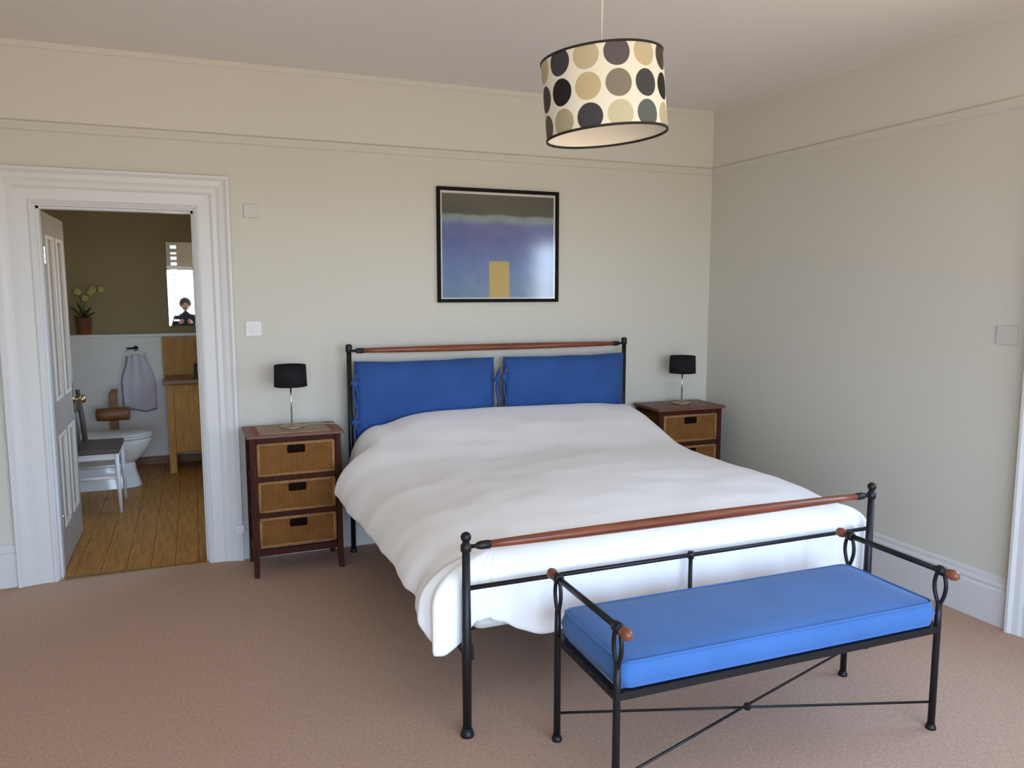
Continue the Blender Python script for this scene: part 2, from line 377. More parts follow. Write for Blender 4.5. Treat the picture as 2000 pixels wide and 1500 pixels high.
# door lining with stop
b = MB(); b.box(DL-LT, DL, 0, WT, 0, DT+LT); b.box(DR, DR+LT, 0, WT, 0, DT+LT); b.box(DL, DR, 0, WT, DT, DT+LT)
b.box(DL, DL+0.012, 0.04, 0.10, 0, DT); b.box(DR-0.012, DR, 0.04, 0.10, 0, DT); b.box(DL, DR, 0.04, 0.10, DT-0.012, DT)
struct(b.build('trim_3', M['gloss']), 'white door lining inside the bathroom doorway')
# picture rail, cornice bead, skirting
RP = [(ZR-0.035, 0.0), (ZR-0.03, 0.008), (ZR-0.015, 0.010), (ZR-0.005, 0.015), (ZR+0.008, 0.017), (ZR+0.012, 0.012), (ZR+0.02, 0.0)]
def pr_path(o, q): return [Vector((XL, -q, o)), Vector((-q, -q, o)), Vector((-q, YB, o))]
struct(sweep_profile(pr_path, RP, 'trim_4', M['wall']), 'thin picture rail running along the back and right walls')
CP = [(ZC-0.03, 0.0), (ZC-0.028, 0.006), (ZC-0.012, 0.010), (ZC-0.006, 0.013), (ZC, 0.014), (ZC, 0.0)]
struct(sweep_profile(pr_path, CP, 'trim_5', M['frieze']), 'slim cornice bead between walls and ceiling')
SK = [(0.0, 0.0), (0.0, 0.022), (0.165, 0.022), (0.175, 0.016), (0.19, 0.020), (0.205, 0.012), (0.222, 0.012), (0.232, 0.0)]
def sk_r(o, q): return [Vector((-q, -0.0, o)), Vector((-q, WIN_B[1]+AW, o))]
def sk_b(o, q): return [Vector((DR+AW+0.008, -q, o)), Vector((0.0, -q, o))]
def sk_b2(o, q): return [Vector((XL, -q, o)), Vector((DL-AW-0.008, -q, o))]
struct(sweep_profile(sk_r, SK, 'baseboard_right', M['gloss']), 'tall moulded white skirting along the right wall')
struct(sweep_profile(sk_b, SK, 'baseboard_back', M['gloss']), 'tall moulded white skirting behind the bed')
struct(sweep_profile(sk_b2, SK, 'baseboard_back_left', M['gloss']), 'tall moulded white skirting left of the doorway')

# ------------------------------------------------------------------ structure: bathroom
BX0, BX1, BY1, BY2, BH = -4.72, -2.62, 2.95, 3.15, 1.172
fl = bx(BX0, BX1, 0.0, BY2, -0.12, -0.006).build('floor_bathroom', M['hole'])
struct(fl, 'brown laminate plank floor of the bathroom')
pw = 0.127; xx = BX0; i = 0
while xx < BX1-0.01:
    xe = min(BX1, xx+pw)
    cuts = sorted([0.0] + [y for y in (0.25+0.37*(i % 3), 1.45+0.37*(i % 3), 2.65+0.2*(i % 2)) if y < BY2-0.2] + [BY2])
    for a, c in zip(cuts, cuts[1:]):
        o = bx(-(xe-xx)/2+0.0012, (xe-xx)/2-0.0012, -(c-a)/2+0.0012, (c-a)/2-0.0012, -0.006, 0.0).build('plank', M['plank'], fl, loc=((xx+xe)/2, (a+c)/2, random.uniform(-0.0006, 0.0006)))
    xx = xe; i += 1
struct(bx(DL, DR, -0.012, 0.02, 0.0, 0.006).build('trim_6', M['brass']), 'thin threshold strip between carpet and laminate')
struct(bx(BX0-0.1, BX1+0.1, WT, BY2+0.1, 2.6, 2.7).build('ceiling_bathroom', M['ceil']), 'bathroom ceiling above the doorway')
struct(bx(BX0-0.1, BX1+0.1, BY2, BY2+0.1, -0.1, 2.7).build('wall_bathroom_back', M['bathwall']), 'olive painted bathroom wall above the ledge')
struct(bx(BX0-0.1, BX0, WT, BY2, -0.1, 2.7).build('wall_bathroom_left', M['bathwall']), 'olive painted bathroom side wall behind the open door')
WIN_C = (0.55, 1.55, 1.05, 2.05)  # unseen window, added to brighten the bathroom
portal('daylight_portal', (BX1+0.09, 1.05, 1.55), (PI/2, 0, PI/2), 1.0, 1.0)
b = MB(); b.box(BX1, BX1+0.1, WT, 0.55, -0.1, 2.7); b.box(BX1, BX1+0.1, 1.55, BY2, -0.1, 2.7); b.box(BX1, BX1+0.1, 0.55, 1.55, -0.1, 1.05); b.box(BX1, BX1+0.1, 0.55, 1.55, 2.05, 2.7)
w = bpy.data.objects.new('added_window', None); COL.objects.link(w); struct(w, 'unseen white-framed window added in the bathroom side wall for light'); w.location = (BX1+0.06, 0, 0)
f_ = MB(); f_.box(-0.025, 0.025, 0.55, 1.55, 1.05, 1.10); f_.box(-0.025, 0.025, 0.55, 1.55, 2.0, 2.05); f_.box(-0.025, 0.025, 0.55, 0.60, 1.10, 2.0); f_.box(-0.025, 0.025, 1.50, 1.55, 1.10, 2.0)
f_.build('window_frame', M['gloss'], w)
bx(-0.003, 0.003, 0.60, 1.50, 1.10, 2.0).build('pane', M['pane'], w)
struct(b.build('wall_bathroom_right', M['bathwall']), 'olive painted bathroom side wall hidden right of the doorway')
lp = bx(BX0, BX1, BY1, BY2, 0.0, BH-0.025).build('wall_bathroom_ledge', M['bathlow'])
struct(lp, 'half-height white boxed-in wall behind the toilet')
bx(BX0, BX1, BY1-0.02, BY2, BH-0.025, BH).build('ledge_top', M['bathlow'], lp, bevel=0.004)
struct(bx(BX0, BX1, BY1-0.015, BY1, 0, 0.07).build('baseboard_bathroom', M['oaktop']), 'low brown skirting at the foot of the bathroom ledge')

# ------------------------------------------------------------------ bathroom door
d = thing('door_1', 'pale four-panel door standing open into the bathroom', 'door', (DL+0.002, WT+0.01, 0.008)); d['kind'] = 'structure'
del d['category']
DW, DH, DTK = 0.765, 1.965, 0.04
st, mx0 = 0.10, DW/2
b = MB()
X0, X1 = -DTK, 0.0
b.box(X0, X1, 0, st, 0, DH); b.box(X0, X1, DW-st, DW, 0, DH); b.box(X0, X1, mx0-0.05, mx0+0.05, 0, DH)
for (a, c) in ((0, 0.21), (0.74, 0.93), (DH-0.12, DH)):
    b.box(X0, X1, st, mx0-0.05, a, c); b.box(X0, X1, mx0+0.05, DW-st, a, c)
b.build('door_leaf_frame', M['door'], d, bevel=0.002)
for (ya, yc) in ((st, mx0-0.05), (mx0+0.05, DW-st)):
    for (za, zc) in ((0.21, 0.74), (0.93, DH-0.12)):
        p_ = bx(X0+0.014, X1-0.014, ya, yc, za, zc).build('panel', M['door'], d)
        m_ = 0.022; b = MB()
        for q0, q1, r0, r1 in ((ya, ya+m_, za, zc), (yc-m_, yc, za, zc), (ya+m_, yc-m_, za, za+m_), (ya+m_, yc-m_, zc-m_, zc)):
            b.box(X1-0.014, X1+0.006, q0, q1, r0, r1)
        b.build('panel_moulding', M['doorpanel_lit'], p_, bevel=0.004)
b = MB(); b.lathe([(0.001, 0), (0.026, 0.0), (0.026, 0.005), (0.010, 0.008), (0.009, 0.035), (0.020, 0.042), (0.027, 0.055), (0.022, 0.068), (0.001, 0.072)], (0, DW-0.06, 0.865), 18, 'x'); b.build('door_knob', M['brass'], d, smooth=True)
bx(0.0, 0.002, DW-0.085, DW-0.035, 0.78, 0.97).build('lock_plate', M['brass'], d)
for z in (0.26, 1.73):
    b = MB(); b.lathe([(0.006, z-0.05), (0.0075, z-0.045), (0.0075, z+0.045), (0.006, z+0.05)], (0.007, -0.004, 0), 12); b.box(0.0, 0.003, -0.045, -0.004, z-0.05, z+0.05)
    b.build('hinge', M['chrome'], d)

# ------------------------------------------------------------------ bed
BXL, BXR, HY, FY = -2.591, -0.761, -0.126, -2.226
BCX = (BXL+BXR)/2
bed = thing('metal_bed', 'black iron double bed frame with red-brown wooden top rails', 'bed', (BCX, 0, 0))
hw = (BXR-BXL)/2
for sx in (-1, 1):
    b = MB(); b.tube([(sx*hw, HY, 0.012), (sx*hw, HY, 1.205)], 0.0145, 12); b.lathe([(0.02, 0), (0.02, 0.006), (0.0155, 0.03)], (sx*hw, HY, 0), 12)
    o = b.build('head_post', M['iron'], bed, smooth=True)
    MB().lathe([(0.0145, 1.195), (0.019, 1.20), (0.019, 1.232), (0.016, 1.240), (0.001, 1.243)], (sx*hw, HY, 0), 14).build('post_cap', M['iron'], o, smooth=True)
    b = MB(); b.tube([(sx*hw, FY, 0.014), (sx*hw, FY, 0.30), (sx*hw, FY, 0.69)], [0.0155, 0.0175, 0.0135], 12); b.lathe([(0.024, 0), (0.024, 0.008), (0.017, 0.03)], (sx*hw, FY, 0), 12)
    o = b.build('foot_post', M['iron'], bed, smooth=True)
    b = MB(); b.ball((sx*hw, FY, 0.718), 0.0185); b.lathe([(0.0135, 0.665), (0.019, 0.67), (0.019, 0.69), (0.0135, 0.696), (0.011, 0.705)], (sx*hw, FY, 0), 14)
    b.build('ball_finial', M['iron'], o, smooth=True)
    bx(min(sx*(hw-0.03), sx*(hw-0.005)), max(sx*(hw-0.03), sx*(hw-0.005)), FY+0.01, HY-0.01, 0.27, 0.32).build('side_rail', M['iron'], bed)
def wood_rail(y, z, name):
    n = 16; L_ = hw-0.075; pts = [(-L_+2*L_*i/n, y, z) for i in range(n+1)]
    r = [0.013+0.0075*math.sin(PI*i/n)**0.7 for i in range(n+1)]
    o = MB().tube(pts, r, 12).build(name, M['rail'], bed, smooth=True)
    for sx in (-1, 1):
        b = MB(); b.lathe([(0.007, hw-0.016), (0.007, hw-0.035), (0.012, hw-0.04), (0.0155, hw-0.055), (0.0155, hw-0.085), (0.012, hw-0.09)] if sx > 0 else [(0.007, -hw+0.016), (0.007, -hw+0.035), (0.012, -hw+0.04), (0.0155, -hw+0.055), (0.0155, -hw+0.085), (0.012, -hw+0.09)], (0, y, z), 12, 'x')
        b.build('rail_ferrule', M['iron'], o, smooth=True)
wood_rail(HY, 1.203, 'head_rail')
wood_rail(FY, 0.683, 'foot_rail')
MB().tube([(-hw, FY, 0.536), (hw, FY, 0.536)], 0.0085, 10).build('lower_foot_bar', M['iron'], bed, smooth=True)
b = MB().tube([(0, FY, 0.01), (0, FY, 0.536)], 0.0085, 10); b.lathe([(0.012, 0.522), (0.014, 0.536), (0.012, 0.55)], (0, FY, 0), 10)
b.build('centre_strut', M['iron'], bed, smooth=True)
MB().tube([(-hw, HY, 0.46), (hw, HY, 0.46)], 0.009, 10).build('lower_head_bar', M['iron'], bed, smooth=True)
for k in range(14):
    yy = HY-0.1-k*(1.80/13); bx(-hw+0.03, hw-0.03, yy-0.035, yy+0.035, 0.305, 0.322).build('slat', M['darkwood'], bed)  # dark wood colour stands in for the shade under the bed
bx(-hw+0.05, hw-0.05, FY+0.09, HY-0.08, 0.322, 0.545).build('mattress', M['mattress'], bed, bevel=0.05, seg=4)

# duvet ---------------------------------------------------------------
XA, XB, YH, YF = -2.44, -0.84, -0.208, -2.09
def ztop(x, y):
    z = 0.652
    pl = ss(-0.98, -0.16, y)
    lat = 1.0 - 0.22*ss(-2.15, -2.45, x)
    z += 0.178*pl*lat
    z += 0.010*noise.noise(Vector((x*2.3, y*2.6, 0.3))) + 0.006*noise.noise(Vector((x*5, y*7, 4.1)))
    z -= 0.02*ss(-1.7, -2.1, y)
    dl = min(x-XA, XB-x, (y-YF))
    z -= 0.012*(1-ss(0, 0.16, dl))
    z += (0.012+0.030*math.sin(min(1, max(0, (y-YF)/(-0.45-YF)))*PI)**0.8)*math.sin((x-XA)/(XB-XA)*PI)**0.7
    return z
rows, cols = 64, 54
Ys = [YH+(YF-YH)*j/rows for j in range(rows+1)]
Xs = [XA+(XB-XA)*i/cols for i in range(cols+1)]
bmv = bmesh.new()
G = [[bmv.verts.new((x, y, ztop(x, y))) for x in Xs] for y in Ys]
for j in range(rows):
    for i in range(cols): bmv.faces.new((G[j][i], G[j][i+1], G[j+1][i+1], G[j+1][i]))
Q = []   # perimeter stations: vertex, direction angle(deg), a, b, hem z, fold phase, fold amplitude
HEM_L = [(-2.09, 0.40), (-1.95, 0.435), (-1.7, 0.455), (-1.38, 0.445), (-0.85, 0.435), (-0.49, 0.47), (-0.2, 0.53)]
for j in range(rows+1):
    y = Ys[j]; t = (YH-y)/(YH-YF)
    a = 0.285+0.03*ss(-0.40, -0.56, y)*(1-ss(0.2, 0.5, t))-0.10*ss(-0.55, -0.40, y)
    Q.append((G[j][0], 180, a, 0.21+0.05*(1-ss(0.1, 0.35, t)), lerp_table(HEM_L, y), y*9, 0.003+0.012*ss(0.8, 1, t)+0.010*(1-ss(0.1, 0.35, t))*ss(-0.38, -0.5, y)))
CA = [(180, 0.285), (197, 0.275), (206, 0.25), (214, 0.19), (222, 0.135), (245, 0.10), (270, 0.088)]
CH = [(180, 0.40), (190, 0.325), (198, 0.292), (207, 0.288), (214, 0.33), (222, 0.39), (240, 0.39), (270, 0.365)]
NF = 26
for k in range(1, NF):
    th = 180+90*k/NF
    Q.append((G[rows][0], th, lerp_table(CA, th), 0.16-0.06*k/NF, lerp_table(CH, th), th*0.13, 0.022 if th < 212 else 0.004))
HEM_F = [(-2.44, 0.372), (-2.37, 0.322), (-2.28, 0.292), (-2.20, 0.298), (-1.7, 0.308), (-1.0, 0.315), (-0.84, 0.33)]
for i in range(cols+1):
    x = Xs[i]
    Q.append((G[rows][i], 270, 0.088, 0.085, lerp_table(HEM_F, x)+0.012*noise.noise(Vector((x*5, 1, 2))), x*11, 0.008))
for k in range(1, 14):
    th = 270+90*k/14
    Q.append((G[rows][cols], th, lerp_table([(270, 0.088), (305, 0.10), (325, 0.155), (345, 0.17), (360, 0.15)], th), 0.10+0.02*k/14, 0.325, th*0.08, 0.006))
for j in range(rows, -1, -1):
    Q.append((G[j][cols], 360, 0.15, 0.14, 0.40, Ys[j]*9, 0.01))
KS = 16
prev = None
for v, th, a, b_, hem, ph, amp in Q:
    c, s_ = math.cos(math.radians(th)), math.sin(math.radians(th)); p0 = v.co; H = max(0.03, p0.z-hem)
    strip = [v]
    arc = b_*0.9+a*0.75; tot = arc+max(0, H-b_)
    for k in range(1, KS+1):
        l_ = tot*k/KS
        if H <= b_:
            tm = math.acos(1-H/b_)*k/KS; out = a*math.sin(tm); dn = b_*(1-math.cos(tm))
        elif l_ < arc:
            tm = PI/2*l_/arc; out = a*math.sin(tm); dn = b_*(1-math.cos(tm))
        else:
            dn = b_+(l_-arc); out = a-0.02*(l_-arc)
        f = (k/KS)**1.3
        out += amp*f*(math.sin(ph*2.2)+0.5*math.sin(ph*5.1+1.0))
        strip.append(bmv.verts.new((p0.x+c*out, p0.y+s_*out, p0.z-dn)))
    if prev:
        for k in range(KS):
            q = [prev[k], strip[k], strip[k+1], prev[k+1]]
            if q[0] is q[1]: q = q[1:]
            bmv.faces.new(q)
    prev = strip
# head edge turned down behind the pillows
hv = [bmv.verts.new((v.co.x, v.co.y+0.012, v.co.z-0.10)) for v in G[0]]
for i in range(cols): bmv.faces.new((G[0][i+1], G[0][i], hv[i], hv[i+1]))
du = MB(); du.bm.free(); du.bm = bmv
duvet = du.build('duvet', M['duvet'], smooth=True)
so = duvet.modifiers.new('thickness', 'SOLIDIFY'); so.thickness = 0.018; so.offset = -1
sb = duvet.modifiers.new('smooth', 'SUBSURF'); sb.levels = 1; sb.render_levels = 1
tag(duvet, 'plain white duvet spread over the bed and hanging down its side', 'duvet')

# headboard cushions ------------------------------------------------
def pillow_mesh(w, h, t, nx=26, nz=14, edge=0.012, sag=0.01, seed=0):
    b = MB(); F, B_ = [], []
    for j in range(nz+1):
        v = -1+2*j/nz; fr, br = [], []
        for i in range(nx+1):
            u = -1+2*i/nx
            e_ = (1-abs(u)**6)*(1-abs(v)**4)
            th = edge+(t-edge)*max(0, e_)**0.5
            x = u*w/2*(1-0.012*(1-abs(v)**2)*0); z = v*h/2 - sag*(1-u*u)*(1 if v > 0 else 0.3) + 0.006*noise.noise(Vector((u*2+seed, v*2, 1)))
            wob = 0.006*noise.noise(Vector((u*3+seed, v*3, 5)))
            fr.append(Vector((x, -th/2+wob, z))); br.append(Vector((x, th/2, z)))
        F.append(fr); B_.append(br)
    vF = [[b.bm.verts.new(p) for p in r] for r in F]; vB = [[b.bm.verts.new(p) for p in r] for r in B_]
    for j in range(nz):
        for i in range(nx):
            b.bm.faces.new((vF[j][i], vF[j][i+1], vF[j+1][i+1], vF[j+1][i])); b.bm.faces.new((vB[j][i+1], vB[j][i], vB[j+1][i], vB[j+1][i+1]))
    for j in range(nz):
        b.bm.faces.new((vF[j][0], vF[j+1][0], vB[j+1][0], vB[j][0])); b.bm.faces.new((vF[j][nx], vB[j][nx], vB[j+1][nx], vF[j+1][nx]))
    for i in range(nx):
        b.bm.faces.new((vF[0][i], vB[0][i], vB[0][i+1], vF[0][i+1])); b.bm.faces.new((vF[nz][i], vF[nz][i+1], vB[nz][i+1], vB[nz][i]))
    return b
def tie(parent, x, z, sgn, name='tie'):
    b = MB(); k = 1.35
    def q(dx, y, dz): return (x+dx*k, -0.012+(y+0.012)*k, z+dz*k)
    b.ball(q(0, -0.03, 0), 0.016*k, 1, 0.7, 0.9, 10, 6)
    b.tube([q(-sgn*0.03, -0.012, 0.012), q(-sgn*0.015, -0.03, 0.004), q(0, -0.032, 0)], [0.012, 0.011, 0.010], 8, 0.6)
    b.tube([q(0, -0.03, 0), q(0.010, -0.036, 0.03), q(0.014, -0.03, 0.052), q(0.003, -0.034, 0.03), q(0, -0.03, 0)], 0.009, 8, 0.6)
    b.tube([q(0, -0.03, 0), q(-0.006, -0.038, -0.05), q(0.008, -0.03, -0.11), q(0.004, -0.026, -0.14)], [0.010, 0.012, 0.013, 0.005], 8, 0.5)
    b.tube([q(0, -0.03, 0), q(0.010, -0.036, -0.035), q(0.014, -0.03, -0.085)], [0.010, 0.012, 0.005], 8, 0.5)
    b.build(name, M['blue'], parent, smooth=True)
CZ0, CZ1 = 0.552, 1.142
for x0_, x1_, lab, edges in ((-2.565, -1.697, 'left blue canvas headboard cushion tied to the bed frame', (-1, 1)), (-1.632, -0.778, 'right blue canvas headboard cushion tied to the bed frame', (-1,))):
    w_ = x1_-x0_
    t = thing('headboard_cushion', lab, 'cushion', ((x0_+x1_)/2, HY-0.012, (CZ0+CZ1)/2), 0, 'blue headboard cushions')
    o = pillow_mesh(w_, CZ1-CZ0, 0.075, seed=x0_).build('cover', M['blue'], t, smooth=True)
    for sg in edges:
        for zz in ((0.17, -0.06) if sg < 0 else (0.16,)):
            tie(t, sg*(w_/2+0.008), zz, sg)

# ------------------------------------------------------------------ bench
BN = thing('iron_bench', 'black wrought iron bench with wooden knobs at the foot of the bed', 'bench', (-2.3115, -2.3689, 0), -0.0152)
bw, bd, bh = 1.2735, 0.4153, 0.583
def post(x, y):
    b = MB(); b.tube([(x, y, 0.01), (x, y, 0.40), (x, y, 0.47)], [0.0125, 0.0115, 0.0105], 4+6); b.lathe([(0.018, 0), (0.018, 0.007), (0.013, 0.02)], (x, y, 0), 12)
    return b.build('leg', M['iron'], BN, smooth=True)
for x in (0, bw):
    for y in (0, -bd):
        lg = post(x, y)
        for s_ in (-1, 1):
            pts = [(x, y, 0.45)]+[(x, y+s_*0.023*math.sin(PI*k/10*0.86), 0.455+(bh-0.455)*k/10) for k in range(1, 11)]
            MB().tube(pts, [0.008]+[0.007]*9+[0.008], 8).build('scroll_bracket', M['iron'], lg, smooth=True)
        MB().lathe([(0.010, y-0.016), (0.0175, y-0.012), (0.0175, y+0.012), (0.010, y+0.016)], (x, 0, bh), 14, 'y').build('collar', M['iron'], lg, smooth=True)
    MB().tube([(x, -bd-0.02, bh), (x, 0.02, bh)], 0.0105, 12).build('arm_rail', M['iron'], BN, smooth=True)
    for (ya, sg) in ((0.016, 1), (-bd-0.016, -1)):
        prof = [(0.008, 0), (0.010, 0.006), (0.0165, 0.016), (0.0195, 0.030), (0.0165, 0.044), (0.009, 0.052), (0.001, 0.054)]
        pr = [(r, ya+sg*h) for r, h in prof]
        MB().lathe(pr, (x, 0, bh), 16, 'y').build('wooden_knob', M['knob'], BN, smooth=True)
FZ0, FZ1 = 0.362, 0.386
bx(0, bw, -bd-0.012, -bd+0.010, FZ0, FZ1).build('front_rail', M['iron'], BN)
bx(0, bw, -0.010, 0.012, FZ0, FZ1).build('back_rail', M['iron'], BN)
for x in (0, bw): bx(x-0.011, x+0.011, -bd, 0, FZ0, FZ1).build('side_rail', M['iron'], BN)
for k in range(1, 8):
    x = bw*k/8; bx(x-0.014, x+0.014, -bd+0.01, -0.01, FZ0+0.012, FZ1-0.001).build('seat_slat', M['iron'], BN)
zx = 0.10
MB().tube([(0, 0, zx), (bw, -bd, zx)], 0.0045, 8).build('cross_stretcher', M['iron'], BN, smooth=True)
MB().tube([(bw, 0, zx+0.006), (bw/2, -bd/2, zx+0.009), (0, -bd, zx+0.006)], 0.0045, 8).build('cross_stretcher', M['iron'], BN, smooth=True)
MB().lathe([(0.012, zx-0.006), (0.012, zx+0.012)], (bw/2, -bd/2, 0), 12).build('stretcher_plate', M['iron'], BN)

BC = thing('bench_cushion', 'bright blue box seat cushion lying on the iron bench', 'cushion', (-2.3115, -2.3689, FZ1+0.001), -0.0152)
b = MB(); cw, cdp, ct = bw-0.03, bd+0.0, 0.088
nx, ny = 40, 14; T, Bt = [], []
for j in range(ny+1):
    for_row = []; row2 = []
    for i in range(nx+1):
        u, v = -1+2*i/nx, -1+2*j/ny
        rr = 0.035; x = u*cw/2; y = v*cdp/2
        # rounded plan corners
        ex, ey = abs(x)-(cw/2-rr), abs(y)-(cdp/2-rr)
        if ex > 0 and ey > 0:
            dd = math.hypot(ex, ey)
            mxe = max(ex, ey)
            if dd > 0: x = math.copysign(cw/2-rr+ex*mxe/dd, x); y = math.copysign(cdp/2-rr+ey*mxe/dd, y)
        dome = (1-abs(u)**10)*(1-abs(v)**4)
        z = ct-0.006+0.014*max(0, dome)**0.7+0.003*noise.noise(Vector((x*4, y*4, 2)))
        for_row.append(b.bm.verts.new((bw/2+x, -bd/2+y, z))); row2.append(b.bm.verts.new((bw/2+x, -bd/2+y, 0.0)))
    T.append(for_row); Bt.append(row2)
for j in range(ny):
    for i in range(nx):
        b.bm.faces.new((T[j][i], T[j][i+1], T[j+1][i+1], T[j+1][i])); b.bm.faces.new((Bt[j][i+1], Bt[j][i], Bt[j+1][i], Bt[j+1][i+1]))
per = [(0, i) for i in range(nx)]+[(j, nx) for j in range(ny)]+[(ny, i) for i in range(nx, 0, -1)]+[(j, 0) for j in range(ny, 0, -1)]
perp = [T[j][i].co.copy() for j, i in per]
mid = [b.bm.verts.new(((T[j][i].co.x-bw/2)*(1+0.012/cw*2)+bw/2, (T[j][i].co.y+bd/2)*(1+0.010/cdp*2)-bd/2, ct*0.5)) for j, i in per]
n_ = len(per)
for k in range(n_):
    j, i = per[k]; j2, i2 = per[(k+1) % n_]
    b.bm.faces.new((T[j][i], mid[k], mid[(k+1) % n_], T[j2][i2])); b.bm.faces.new((mid[k], Bt[j][i], Bt[j2][i2], mid[(k+1) % n_]))
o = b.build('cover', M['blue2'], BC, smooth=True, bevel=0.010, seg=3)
for zz, nm in ((ct-0.006, 'top_piping'), (0.006, 'bottom_piping')):
    MB().tube([Vector((p.x, p.y, zz)) for p in perp]+[Vector((perp[0].x, perp[0].y, zz))], 0.0042, 8).build(nm, M['blue2'], BC, smooth=True)

# ------------------------------------------------------------------ nightstands
def nightstand(loc, rz, label):
    t = thing('nightstand', label, 'nightstand', loc, rz, 'dark wood nightstands with wicker drawers')
    hx, hy = 0.225, 0.135      # leg centres
    bx(-0.257, 0.257, -hy-0.035, hy+0.022, 0.765, 0.785).build('top', M['topwood'], t, bevel=0.004)
    for sx in (-1, 1):
        for sy in (-1, 1):
            fl = 0.018 if sy < 0 else -0.004
            r_ = []
            for z, k, wv in ((0, 1.0, 0.013), (0.06, 0.55, 0.0145), (0.14, 0.15, 0.016), (0.30, 0, 0.0165), (0.765, 0, 0.0165)):
                cx_, cy_ = sx*hx+sx*0.004*k, sy*hy+sy*fl*k
                r_.append([Vector((cx_-wv, cy_-wv, z)), Vector((cx_+wv, cy_-wv, z)), Vector((cx_+wv, cy_+wv, z)), Vector((cx_-wv, cy_+wv, z))])
            MB().ring_loft(r_).build('leg', M['darkwood'], t, bevel=0.002)
    for za, zb in ((0.738, 0.765), (0.527, 0.550), (0.327, 0.350), (0.112, 0.148)):
        bx(-hx+0.016, hx-0.016, -hy-0.012, -hy+0.012, za, zb).build('front_rail', M['darkwood'], t, bevel=0.002)
        for sx in (-1, 1): bx(sx*hx-0.010, sx*hx+0.010, -hy+0.016, hy-0.016, za, zb).build('side_rail', M['darkwood'], t)
        bx(-hx+0.016, hx-0.016, hy-0.010, hy+0.010, za, zb).build('back_rail', M['darkwood'], t)
    bx(-hx+0.012, hx-0.012, -hy+0.012, hy-0.01, 0.15, 0.156).build('bottom_board', M['darkwood'], t)
    for za, zb in ((0.553, 0.735), (0.353, 0.524), (0.157, 0.324)):
        dr = thing('drawer', '', 'x'); del dr['label']; del dr['category']; dr.parent = t
        bpy.data.objects.remove(dr)
        xw = hx-0.020; b = MB()
        # basket body: front with a hand-hole, sides, back, bottom
        hz1 = zb-0.022; hz0 = hz1-0.034; hx_ = 0.042; yf, yr = -hy-0.010, hy-0.014
        b.box(-xw, -hx_, yf, yf+0.012, za, zb); b.box(hx_, xw, yf, yf+0.012, za, zb); b.box(-hx_, hx_, yf, yf+0.012, za, hz0); b.box(-hx_, hx_, yf, yf+0.012, hz1, zb)
        b.box(-xw, -xw+0.01, yf+0.012, yr, za, zb-0.005); b.box(xw-0.01, xw, yf+0.012, yr, za, zb-0.005); b.box(-xw, xw, yr, yr+0.01, za, zb-0.005); b.box(-xw, xw, yf+0.012, yr, za, za+0.01)
        o = b.build('wicker_drawer', M['wicker'], t)
        b = MB(); e_ = 0.013
        pts = [(-xw+e_*0.5, yf, za+e_*0.6), (xw-e_*0.5, yf, za+e_*0.6), (xw-e_*0.5, yf, zb-e_*0.6), (-xw+e_*0.5, yf, zb-e_*0.6)]
        for a_, c_ in zip(pts, pts[1:]+pts[:1]): b.tube([a_, c_], e_*0.72, 8)
        b.build('braided_border', M['wickeredge'], o, smooth=True)
        b = MB(); pts = [(-hx_, yf-0.002, hz0), (hx_, yf-0.002, hz0), (hx_, yf-0.002, hz1), (-hx_, yf-0.002, hz1)]
        for a_, c_ in zip(pts, pts[1:]+pts[:1]): b.tube([a_, c_], 0.005, 8)
        b.build('handle_rim', M['hole'], o, smooth=True)
        bx(-hx_, hx_, yf+0.010, yf+0.016, hz0, hz1).build('hole_shade', M['hole'], o)  # dark sheet standing in for the shade inside the hand-hole
    return t
NSL = nightstand((-2.9325, -0.205, 0), 0.018, 'dark wood nightstand with three wicker drawers left of the bed')
NSR = dup(NSL, (-0.385, -0.225, 0), -0.02, 'dark wood nightstand with wicker drawers in the corner right of the bed')
r_ = bx(-0.2295, 0.2295, -0.150, 0.125, 0.0, 0.003).build('table_mat', M['runner'])
r_.location = (-2.9325, -0.210, 0.7855); r_.rotation_euler = (0, 0, 0.018)
tag(r_, 'tan woven mat with red end bands on the left nightstand', 'mat')

# ------------------------------------------------------------------ bedside lamps
def lamp(loc, label, h0, h1, cordpts):
    t = thing('table_lamp', label, 'lamp', loc, 0, 'bedside lamps')
    MB().lathe([(0.001, 0), (0.062, 0), (0.064, 0.004), (0.062, 0.009), (0.020, 0.014), (0.009, 0.022), (0.006, 0.03)], (0,0,0), 28).build('base', M['lampbase'], t, smooth=True)
    MB().tube([(0,0,0.028), (0,0,h0+0.03)], 0.0048, 12).build('stem', M['chrome'], t, smooth=True)
    MB().lathe([(0.014, h0+0.02), (0.014, h0+0.06), (0.001, h0+0.062)], (0,0,0), 14).build('bulb_holder', M['chrome'], t, smooth=True)
    ra, rb = 0.090, 0.086
    MB().lathe([(ra, h0), (rb, h1), (rb-0.003, h1), (ra-0.003, h0), (ra, h0)], (0,0,0), 36, caps=False).build('shade', M['black'], t, smooth=True)
    b = MB()
    for k in range(3):
        a = 2*PI*k/3; b.tube([(0.012*math.cos(a), 0.012*math.sin(a), h0+0.05), ((rb-0.003)*math.cos(a), (rb-0.003)*math.sin(a), h0+0.06)], 0.0018, 6)
    b.build('shade_carrier', M['chrome'], t)
    MB().tube(cordpts, 0.0028, 8).build('lamp_cord', M['flex'], t, smooth=True)
lamp((-2.932, -0.20, 0.7890), 'small black drum lamp on the nightstand left of the bed', 0.232, 0.352, [(0.05, 0.02, 0.004), (0.11, 0.06, 0.004), (0.17, 0.05, 0.004), (0.225, 0.02, 0.003), (0.268, 0.03, -0.002), (0.285, 0.06, -0.10), (0.29, 0.13, -0.5)])
